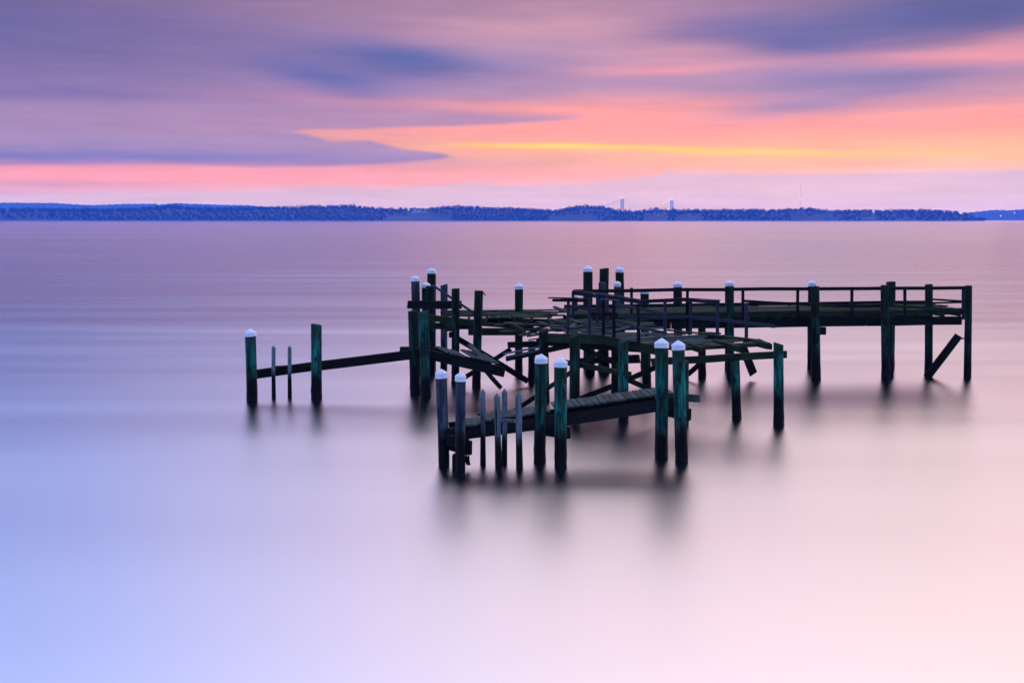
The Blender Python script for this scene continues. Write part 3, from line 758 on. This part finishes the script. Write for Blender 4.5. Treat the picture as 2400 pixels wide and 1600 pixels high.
# ------------------------------------------------------------------ left head of the pier
head = thing('broken_pier', (-1.5, 35.5, 0), 'broken left head of the pier with mossy beams and bare piles', 'pier')
pile(head, (1009, 671), (1010.5, 880), 22, 17, 'pile_dark')
pile(head, (1067.7, 677), (1067, 900), 19, 18.5, 'pile_dark', slant=.01)
pile(head, (1122.6, 682), (1116, 909), 20.5, 20, 'pile_dark')
pile(head, (1246.5, 800), (1246.5, 896), 17, 17, 'pile_dark')
B(head, 'splinter', (1130, 682, 34.6), (1137, 692, 34.6), 2.5, .03, 'beam_dark')
B(head, 'cap_beam', (958, 714, 37.3), (1079, 714, 36.2), 19, .18, 'beam_dark')
B(head, 'handrail_pole', (1014, 668, 36.0), (1138, 752, 35.2), 5, .07, 'rail_grey')
B(head, 'stringer', (1003, 744, 35.9), (1112, 757, 35.0), 15, .10, 'beam_green')
B(head, 'stringer', (1108, 758, 35.1), (1250, 768, 34.6), 9, .08, 'beam_green')
B(head, 'stringer', (1003, 764, 36.0), (1110, 764, 35.5), 15, .12, 'beam_green')
B(head, 'stringer', (1098, 776.5, 35.2), (1215, 777, 35.2), 17, .16, 'beam_green')
B(head, 'stringer', (1030, 754, 38.2), (1330, 758, 38.2), 14, .12, 'beam_dark')
B(head, 'stringer', (1110, 752, 36.6), (1330, 756, 36.6), 16, .12, 'beam_dark')
B(head, 'beam_end', (1046, 768, 35.0), (1060, 768, 35.0), 16, .2, 'beam_green')
B(head, 'brace', (1071, 792, 35.7), (1238, 893, 35.0), 13, .09, 'beam_dark')
B(head, 'brace', (1088, 885, 34.6), (1197, 818, 34.4), 11, .09, 'beam_dark')
B(head, 'brace', (1059, 778, 35.3), (1059, 790, 35.3), 9, .2, 'beam_dark')
for k in range(14):                                              # remains of the left deck
    Y = 35.4 + k * .21; x0 = random.uniform(1028, 1060) if k > 3 else random.uniform(1090, 1150); x1 = random.uniform(1250, 1330)
    xm = random.uniform(1130, 1210)
    for a, b in ((x0, xm), (xm + 2, x1)):
        if random.random() < .12: continue
        z0, z1 = 2.24 + random.uniform(-.03, .03), 2.24 + random.uniform(-.05, .04)
        pa, pb = at(a, 745, Y), at(b, 745, Y + random.uniform(-.1, .1)); pa.z, pb.z = z0, z1
        beam(head, 'deck_plank', pa, pb, .14, .045, 'deck_moss', roll=random.uniform(-5, 5))
for px in (1065, 1098, 1140, 1170, 1205, 1245, 1285):
    pa, pb = at(px, 760, 35.3), at(px + 3, 760, 38.2); pa.z = pb.z = 2.12
    beam(head, 'joist', pa, pb, .08, .17, 'beam_green')
# splintered boards heaped where the deck gave way
LB = [((1180, 757, 34.2), (1327, 765.5, 33.0), 3.2, .12, 'deck_grey'), ((1262, 754, 34.6), (1292, 763, 33.4), 3, .14, 'deck_grey'), ((1327, 757, 34.0), (1215, 776.5, 32.9), 3.4, .14, 'deck_moss'),
      ((1197, 758, 34.4), (1229, 777, 32.6), 9, .06, 'beam_green'), ((1229, 780, 32.6), (1262, 780.5, 32.4), 2.6, .12, 'deck_grey'), ((1236, 787, 32.4), (1262, 783.5, 32.4), 3, .12, 'deck_moss'),
      ((1240, 796, 32.2), (1258, 794, 32.2), 3, .1, 'deck_grey'), ((1335, 768, 32.6), (1378, 762, 33.0), 3, .13, 'deck_moss'), ((1333, 771.5, 32.3), (1353, 769.8, 32.4), 2.6, .12, 'deck_grey'),
      ((1334, 746, 35.0), (1358, 757.5, 33.8), 3, .22, 'deck_grey'), ((1356, 756, 34.2), (1379, 755, 34.4), 3, .14, 'deck_moss'), ((1385, 755.5, 34.2), (1409, 753.5, 34.5), 3, .14, 'deck_grey'),
      ((1299, 719, 35.6), (1331, 731.5, 34.6), 4, .14, 'rail_grey'), ((1275, 735.7, 35.8), (1330, 739.5, 35.4), 2.4, .08, 'beam_dark'), ((1290, 768, 33.2), (1345, 775, 32.2), 3, .14, 'deck_moss'),
      ((1270, 776, 32.8), (1340, 771, 33.0), 3, .14, 'deck_moss'), ((1345, 781, 31.6), (1420, 776, 31.9), 3, .14, 'deck_moss'), ((1385, 764, 33.2), (1440, 758, 33.4), 3, .14, 'deck_moss'),
      ((1385, 771, 32.4), (1430, 764, 32.8), 3, .12, 'deck_grey'), ((1200, 771, 34.6), (1330, 774, 34.2), 5, .1, 'beam_dark'), ((1420, 778, 31.4), (1481, 764, 32.6), 3.2, .12, 'board_pale')]
LABS = ['longest thin board bridging the left side of the broken heap', 'short pale board slanting down behind the long thin one', 'mossy board crossing the long thin board from right to lower left',
        'mossy joist tipped on edge at the left end of the heap', 'short pale board lying level just left of the sloping-topped corner pile', 'mossy board under the short pale one, left of the corner pile',
        'lowest little board at the left foot of the heap', 'mossy board slanting up right of the leftmost ramp post', 'short pale slat below the mossy board right of leftmost ramp post',
        'wide pale board tipped down beside the inner corner post', 'mossy level board between the two left ramp posts', 'pale level board just behind the second ramp post',
        'grey board jutting left into the air above the heap of broken boards', 'thin dark lath jutting level over the left edge of the broken heap', 'mossy board running down to the right behind the leftmost ramp post',
        'mossy board rising to the right in the middle of the heap', 'mossy board along the near edge, below the second ramp post', 'mossy board slanting up at the back of the heap, right end',
        'pale board slanting up between second and third ramp posts', 'dark plank lying lengthwise under the left boards of the heap', 'pale pinkish board slanting up behind the near ramp posts']
for i, (p, q, h, wdt, mat) in enumerate(LB):
    o = B(None, 'broken_board', p, q, h, wdt, mat, roll=random.uniform(-14, 14), jit=.014, ragged=.07)
    lab = LABS[i]
    tag(o, lab, 'board', 'broken boards heaped on the fallen deck')

rj = random.Random(21)
for i in range(24):                                              # snapped planks still nailed at one end
    Y = rj.uniform(32.3, 35.2); px = rj.uniform(1185, 1420); z = 2.06 + (Y - 32.3) * .05 + rj.uniform(-.12, .10)
    c = at(px, 770, Y); a = rj.gauss(.25, .55); L = rj.uniform(.5, 1.5); d = Vector((math.cos(a), math.sin(a), rj.uniform(-.16, .16))) * L / 2
    c.z = z; beam(head, 'deck_plank', c - d, c + d, .135, .042, rj.choice(['deck_moss', 'deck_grey', 'beam_green']), roll=rj.uniform(-22, 22), jit=.015, ragged=.06)

# ------------------------------------------------------------------ left finger: two piles, two stakes and one long beam
fin = thing('finger_pier_remnant', tuple(onwater(741, 934)), 'outlying left finger pier: sloping beam between piles with two thin stakes', 'pier')
pile(fin, (586.5, 770), (590.6, 939), 25.5, 25, 'pile_teal', 'cone')
pile(fin, (741, 761), (742, 934), 25.5, 25, 'pile_teal', slant=.02, slant_dir=math.pi)
pile(fin, (967.5, 729), (973, 923), 23, 24, 'pile_dark', slant=.012)
pile(fin, (992.6, 731), (997.5, 931), 22.5, 23, 'pile_teal', slant=.01)
stake(fin, (641, 809), (641.6, 933), 8); stake(fin, (678.5, 809), (679, 933), 8)
B(fin, 'long_beam', (596, 877, 32.7), (744, 856.5, 32.95), 21, .16, 'beam_dark')
B(fin, 'long_beam', (742, 857.5, 32.97), (983, 829, 33.3), 22, .16, 'beam_dark')
B(fin, 'ledger_board', (643, 860, 32.82), (734, 856, 32.85), 6, .05, 'beam_green')
B(fin, 'beam_stub', (939, 817.5, 33.45), (985, 818, 33.3), 11, .16, 'beam_green')
bolt(fin, at(742, 861, 32.52), .03)

# fallen gangway hanging off the left finger
gang = thing('fallen_gangway', tuple(at(1090, 860, 32.6)), 'fallen gangway section with tilted planks drooping towards the water', 'gangway')
a0, a1 = at(1003, 830, 32.9), at(1182, 872, 31.9)
beam(gang, 'stringer', a0, a1, .12, .30, 'beam_dark')
gs = Vector((-.42, .9, .10)).normalized()
beam(gang, 'stringer', a0 + gs * .85 + Vector((.1, 0, 0)), a1 + gs * .85 + Vector((-.25, 0, .02)), .10, .24, 'beam_dark')
gd = (a1 - a0).normalized(); gl_ = (a1 - a0).length
for k in range(11):
    hi = k > 4
    u = (.72 + k * .146) if not hi else (1.60 + (k - 5) * .146)
    p = a0 + gd * u + Vector((0, 0, .18 + random.uniform(0, .02) + (.05 if hi else 0))) - gs * (.12 if hi else .02)
    beam(gang, 'deck_plank', p, p + gs * random.uniform(.98, 1.12) + Vector((0, 0, .04 if hi else -.02)), .142, .04, 'deck_grey')
B(gang, 'loose_plank', (1101, 808, 32.9), (1131, 838, 32.4), 4, .2, 'deck_grey')
B(gang, 'hanging_plank', (1138, 868, 32.0), (1174, 909, 31.7), 11, .05, 'beam_dark')

# ------------------------------------------------------------------ middle platform: sloping deck on skewed frame
plat = thing('collapsed_platform', (4.2, 30.0, 0), 'collapsed middle platform with planked deck, skewed joists and broken handrails', 'pier')
pile(plat, (1274, 774), (1277, 941), 23, 22, 'pile_dark', slant=.05, slant_dir=.6)
pile(plat, (1347, 786), (1346, 975), 25, 24.5, 'pile_dark', slant=.06, slant_dir=.6)
pile(plat, (1460.5, 799), (1461, 986), 24.5, 24.5, 'pile_teal', slant=.05, slant_dir=.6)
pile(plat, (1441, 815), (1441, 932), 17, 17, 'pile_dark'); pile(plat, (1603, 846), (1603, 1001), 22.5, 22.5, 'pile_teal')
pile(plat, (1515, 818), (1516, 905), 20, 20, 'pile_dark'); pile(plat, (1722, 840), (1727, 981), 21.5, 21.5, 'pile_teal')
pile(plat, (1824.5, 806), (1825, 998), 23, 25, 'pile_teal', slant=.04, slant_dir=math.pi)
B(plat, 'split_sliver', (1832, 846, 28.2), (1833, 942, 28.25), 9, .08, 'board_pale')
# frame
fa = [(1272, 791, 32.0), (1345, 793, 30.65), (1408, 795, 29.75), (1472, 808, 29.0), (1545, 822, 28.5)]
for p, q in zip(fa[:-1], fa[1:]): B(plat, 'edge_beam', p, q, 22, .08, 'beam_green')
B(plat, 'front_beam', (1526, 848.5, 28.55), (1690, 839, 28.45), 17, .10, 'beam_green')
B(plat, 'front_beam', (1688, 839, 28.44), (1845, 829.5, 28.15), 17, .10, 'beam_green')
bolt(plat, at(1833, 832, 28.05)); bolt(plat, at(1279, 793, 31.9)); bolt(plat, at(1357, 808, 30.5)); bolt(plat, at(1480, 833, 29.0))
for p, q, h in (((1260, 800, 32.2), (1470, 812, 29.6), 18), ((1330, 806, 31.2), (1560, 822, 29.6), 16), ((1440, 841, 30.4), (1498, 841, 30.0), 20),
                ((1188, 840, 32.8), (1345, 807, 31.2), 13), ((1192, 808, 33.4), (1262, 806, 32.8), 14), ((1350, 806, 33.6), (1560, 806, 32.0), 17), ((1480, 800, 34.4), (1700, 792, 32.2), 16)):
    B(plat, 'under_beam', p, q, h, .14, 'beam_dark')
e2 = Vector((.95, .31, 0)).normalized()
def edge_pt(t_):                                                # along the left edge, front (0) to back (1)
    a = Vector((4.25, 28.62, 2.06)); b = Vector((1.5, 31.2, 2.12)); c = Vector((1.55, 34.3, 2.16))
    return a.lerp(b, t_ / .62) if t_ < .62 else b.lerp(c, (t_ - .62) / .38)
NPL = 27
for k in range(NPL):
    t_ = k / (NPL - 1); s_ = edge_pt(t_)
    L = 2.55 if k < 3 else random.choice([2.6, 2.9, 3.2, 3.4]) if k < 12 else random.uniform(2.4, 3.6)
    if k in (4, 9): L *= .75
    if k == 15: continue
    cut = random.uniform(.35, .65); z = random.uniform(-.02, .02)
    for u0, u1 in ((0.02, cut), (cut + .006, 1)):
        if k in (6, 11, 17, 20) and u0 > .2: continue
        p = s_ + e2 * L * u0 + Vector((0, 0, z + random.uniform(-.01, .015))); q = s_ + e2 * L * u1 + Vector((0, 0, z + random.uniform(-.03, .03)))
        beam(plat, 'deck_plank', p, q, .142, .045, 'deck_grey' if random.random() < .6 else 'deck_moss', roll=random.uniform(-3, 3))
# bare joists at the front right
for p, q, h in (((1600, 806, 29.3), (1646, 821, 28.35), 15), ((1672, 803, 29.6), (1736, 818.5, 28.2), 15), ((1745, 797, 30.2), (1800, 811, 28.7), 15), ((1550, 806, 29.5), (1590, 818, 28.5), 14), ((1776, 800, 30.4), (1806, 812, 29.3), 14)):
    B(plat, 'joist', p, q, h, .09, 'beam_green')
B(plat, 'header_board', (1604, 817, 28.6), (1802, 806, 29.35), 9, .12, 'beam_green')
B(plat, 'cross_plank', (1564, 773, 31.8), (1784, 797.5, 29.6), 3.5, .14, 'deck_moss')
B(plat, 'cross_plank', (1645, 779.5, 31.6), (1687, 781.5, 31.2), 4, .14, 'deck_moss')
B(plat, 'cross_plank', (1612, 787.5, 30.8), (1643, 785, 30.8), 3.5, .12, 'deck_moss')
# cross bracing below
B(plat, 'brace', (1411, 821, 30.6), (1282, 911, 30.1), 10, .08, 'beam_green'); B(plat, 'brace', (1283, 910, 30.1), (1192, 971, 29.8), 10, .08, 'beam_dark')
B(plat, 'tie_beam', (1316, 847, 30.1), (1400, 863, 29.4), 12, .10, 'beam_green'); B(plat, 'tie_beam', (1398, 862, 29.35), (1477, 877, 28.6), 12, .14, 'beam_green')
bolt(plat, at(1443, 868, 28.75), .03)
B(plat, 'brace', (1434, 905, 29.6), (1336, 944, 30.2), 13, .09, 'beam_dark')
B(plat, 'brace', (1473, 889, 29.2), (1545, 857, 29.6), 12, .09, 'beam_dark'); B(plat, 'brace', (1473, 890, 29.0), (1545, 922, 29.4), 12, .09, 'beam_dark')
B(plat, 'brace', (1360, 812, 33.0), (1440, 850, 32.0), 10, .09, 'beam_dark'); B(plat, 'tie_beam', (1355, 846, 32.6), (1440, 843, 32.4), 14, .1, 'beam_dark')
# two pale boards propped below the left edge
B(plat, 'propped_board', (1183, 828.5, 32.5), (1263, 813.5, 31.7), 4.5, .16, 'board_pale'); B(plat, 'propped_board', (1189, 836, 32.3), (1263, 821, 31.6), 5, .14, 'deck_grey')

# broken handrails of the ramp
rail = thing('broken_ramp_railing', (2.6, 31.0, 2.1), 'sagging grey ramp railings leaning over the middle deck', 'railing')
def post(px, y0, y1, Y, wpx, dx=0.0, mat='rail_grey'): B(rail, 'rail_post', (px + dx, y1, Y), (px, y0, Y), wpx, .09, mat)
post(1332.5, 699, 798, 31.0, 8.5, -3); post(1381, 699, 803, 30.2, 8.5); post(1414, 702, 800, 29.75, 6.5, 0, 'rail_dark'); post(1438.5, 703, 806, 29.45, 8.5, 0, 'rail_dark'); post(1496, 719, 824, 28.85, 9.5, 1, 'rail_dark')
B(rail, 'rail_cap', (1288.5, 698, 31.6), (1379, 699.5, 30.25), 2.8, .14, 'rail_dark'); B(rail, 'top_rail', (1296, 703.5, 31.5), (1384, 704.5, 30.25), 7, .05, 'rail_dark')
B(rail, 'rail_cap', (1409, 701.5, 29.8), (1449, 704, 29.35), 3, .14, 'rail_grey')
B(rail, 'top_rail', (1442, 714, 29.35), (1500, 724.5, 28.8), 7, .05, 'rail_grey', jit=.010); B(rail, 'top_rail', (1499, 724, 28.75), (1561, 736, 28.55), 7, .05, 'rail_grey', jit=.010)
B(rail, 'mid_rail', (1443, 751, 29.35), (1500, 767.5, 28.8), 7, .05, 'rail_grey', jit=.010); B(rail, 'mid_rail', (1499, 767, 28.75), (1562, 781, 28.6), 7, .05, 'rail_grey', jit=.010)
B(rail, 'mid_rail', (1385, 734, 30.3), (1446, 737, 29.5), 7, .05, 'rail_dark')
# far side of the ramp
post(1343, 683, 748, 34.9, 7); post(1400, 688, 756, 34.2, 7); post(1424, 690, 760, 33.8, 6)
post(1558.5, 703, 779, 32.4, 7.5); post(1611, 699, 783, 31.9, 6.5, 0, 'rail_dark'); post(1618.5, 700, 784, 31.8, 7); post(1681.5, 703, 789, 31.2, 8); post(1749, 712, 800, 30.6, 8)
B(rail, 'rail_cap', (1343, 680.5, 34.9), (1422, 690.5, 34.0), 2.6, .12, 'rail_grey'); B(rail, 'rail_cap', (1421, 690.3, 34.0), (1500, 703, 33.1), 2.6, .12, 'rail_grey')
B(rail, 'top_rail', (1343, 687, 34.95), (1422, 697, 34.05), 8, .05, 'rail_grey', jit=.010); B(rail, 'top_rail', (1421, 696.6, 34.05), (1500, 708, 33.1), 8, .05, 'rail_grey', jit=.010)
B(rail, 'top_rail', (1498, 708, 33.05), (1604, 702.5, 32.0), 7, .05, 'rail_grey', jit=.010); B(rail, 'rail_cap', (1498, 703.5, 33.0), (1604, 698.5, 31.95), 2, .1, 'rail_grey')
B(rail, 'top_rail', (1603, 702.5, 31.95), (1686, 709, 31.15), 7, .05, 'rail_grey', jit=.010); B(rail, 'rail_cap', (1603, 698.2, 31.9), (1687, 704, 31.1), 2, .1, 'rail_dark')
B(rail, 'mid_rail', (1340, 718, 34.9), (1452, 736, 33.7), 7, .05, 'rail_grey', jit=.010); B(rail, 'mid_rail', (1450, 738, 33.6), (1502, 744, 33.1), 8, .05, 'rail_grey', jit=.010)
B(rail, 'mid_rail', (1500, 744.5, 33.0), (1617, 742.5, 31.75), 8, .05, 'rail_grey', jit=.010); B(rail, 'mid_rail', (1615, 742.5, 31.7), (1718, 753, 30.8), 8, .05, 'rail_grey', jit=.010); B(rail, 'mid_rail', (1716, 753, 30.75), (1816, 764, 29.9), 8, .05, 'rail_grey', jit=.010)

# ------------------------------------------------------------------ front finger dock
dock = thing('front_finger_dock', tuple(onwater(1314, 1095)), 'nearest narrow finger dock sagging left between three pairs of white-capped pilings', 'dock')
pile(dock, (1036, 864), (1038.5, 1091), 27, 25, 'pile_grey', 'cone', bend=.02)
pile(dock, (1078, 872), (1081, 1106), 24.5, 22, 'pile_grey', 'cone', bend=-.015)
pile(dock, (1268.5, 829), (1264.3, 1084), 29, 27.5, 'pile_teal', 'cone')
pile(dock, (1314, 837), (1314, 1095), 31, 28, 'pile_teal', 'cone')
pile(dock, (1551, 792), (1550, 1074), 32, 29.5, 'pile_teal', 'cone')
pile(dock, (1590, 797), (1598, 1084), 30, 28.5, 'pile_teal', 'cone')
pile(dock, (1065, 1064), (1065, 1103), 11, 12, 'pile_dark', slant=.03, name='stub_piling')
stake(dock, (1132, 910), (1132, 1090), 11.5); stake(dock, (1164, 920), (1168, 1098), 12.5); stake(dock, (1182.5, 910), (1182, 1088), 11.5); stake(dock, (1215, 918), (1217.5, 1099), 12)
nearL, nearR = [(1046, 1019, 23.42), (1320, 984, 23.85)], [(1318, 984, 23.86), (1583, 943, 24.25)]
for k, pr in enumerate((nearL, nearR)):
    B(dock, 'stringer', pr[0], pr[1], 31 - 2 * k, .12, 'dock_beam')
    p, q = at(*pr[0]), at(*pr[1]); o = Vector((.03, .78, 0)); s2 = 29 * 24 / FPX
    beam(dock, 'stringer', p + o, q + o, .12, s2, 'beam_dark')
# cross beams through each pile pair
for (p, q, h) in (((1100, 1049, 23.05), (1034, 1031, 23.8), 34), ((1331, 1014.5, 23.5), (1262, 1003, 24.4), 29), ((1613.5, 971.5, 23.95), (1545, 957, 24.9), 29)):
    B(dock, 'cross_beam', p, q, h, .16, 'beam_dark')
B(dock, 'cross_beam', (1050, 1030, 23.3), (1094, 1036, 23.0), 26, .16, 'beam_dark')
bolt(dock, at(1319, 980, 23.5), .04); bolt(dock, at(1601, 942, 23.9), .035)
link('bolt_shank', [(0, 0, 0), (.09, 0, .01), (.09, 0, -.01), (0, .02, 0)], [(0, 1, 2), (0, 2, 3), (0, 3, 1), (1, 3, 2)], 'rust', dock, Matrix.Translation(at(1335, 1007, 23.4)))
B(dock, 'end_plank', (1560, 927, 24.7), (1640, 934, 24.5), 18, .05, 'deck_grey')
def run(p0, p1, n, wid, lift, skip=(), mat='deck_grey', shear=-.06):
    d = (p1 - p0); st = d.length / n; d.normalize(); sd = Vector((shear, 1, 0)).normalized()
    for k in range(n):
        if k in skip: continue
        c = p0 + d * st * (k + .5) + Vector((0, 0, lift + random.uniform(-.003, .004)))
        j = random.uniform(-.015, .015)
        o = beam(dock, 'deck_plank', c + sd * (j - .05), c + sd * (wid + j) + d * random.uniform(-.012, .012), st * .975, .04, mat if random.random() < .85 else 'deck_moss', jit=.002, ragged=.008)
pN = lambda px, py, Y: at(px, py, Y)
run(pN(1092, 1001, 23.30), pN(1136, 994, 23.40), 3, .80, .03)
run(pN(1138, 992, 23.45), pN(1290, 970, 23.80), 10, .82, .06)
run(pN(1300, 966, 23.84), pN(1556, 929.5, 24.22), 17, .84, .07)
run(pN(1560, 928, 24.25), pN(1578, 926, 24.25), 1, .84, .05)
B(dock, 'loose_plank', (1226, 961, 24.5), (1286, 975, 23.8), 3.5, .14, 'deck_grey')
B(dock, 'stake_rail', (1158, 987, 23.28), (1224, 986, 23.30), 8, .05, 'stake'); B(dock, 'stake_rail', (1120, 972, 24.4), (1192, 972, 24.3), 4, .05, 'rail_dark')
B(dock, 'stake_block', (1168, 992, 23.27), (1168, 1014, 23.27), 8, .06, 'rail_grey'); B(dock, 'stake_block', (1218.5, 992, 23.27), (1218.5, 1013, 23.27), 8, .06, 'rail_grey')
def cleat(px, py, Y):
    p = at(px, py, Y); d = Vector((.99, .1, .03)).normalized()
    c = beam(dock, 'cleat', p - d * .11 + Vector((0, 0, .06)), p + d * .11 + Vector((0, 0, .07)), .022, .018, 'rust')
    for s_ in (-.035, .035): beam(c, 'cleat_foot', p + d * s_ - Vector((0, 0, .01)), p + d * s_ + Vector((0, 0, .06)), .02, .02, 'rust')
cleat(1424, 935.5, 24.75); cleat(1454, 940, 24.2)
# rags of weed on the broken cross beam at the left end
for i in range(9):
    p = at(random.uniform(1086, 1102), random.uniform(1066, 1072), 23.1)
    beam(dock, 'weed_strand', p, p + Vector((random.uniform(-.05, .05), 0, -random.uniform(.05, .18))), .03, .02, 'beam_dark')

# ------------------------------------------------------------------ haze over the water
hz = material('haze')[0]; t = hz.node_tree; t.nodes.clear()
pv = t.nodes.new('ShaderNodeVolumePrincipled'); pv.inputs['Color'].default_value = (*HC, 1); pv.inputs['Density'].default_value = HD
pv.inputs['Absorption Color'].default_value = (1, 1, 1, 1)
pv.inputs['Anisotropy'].default_value = 0.0
t.links.new(pv.outputs[0], t.nodes.new('ShaderNodeOutputMaterial').inputs['Volume']); M['haze'] = hz
a_, b_, c0, c1 = -6500, 6500, -400, 5800
V = [(a_, c0, -3), (b_, c0, -3), (b_, c1, -3), (a_, c1, -3), (a_, c0, HTOP), (b_, c0, HTOP), (b_, c1, HTOP), (a_, c1, HTOP)]
F = [(3, 2, 1, 0), (4, 5, 6, 7), (0, 1, 5, 4), (1, 2, 6, 5), (2, 3, 7, 6), (3, 0, 4, 7)]
tag(link('haze', V, F, 'haze'), kind='stuff')
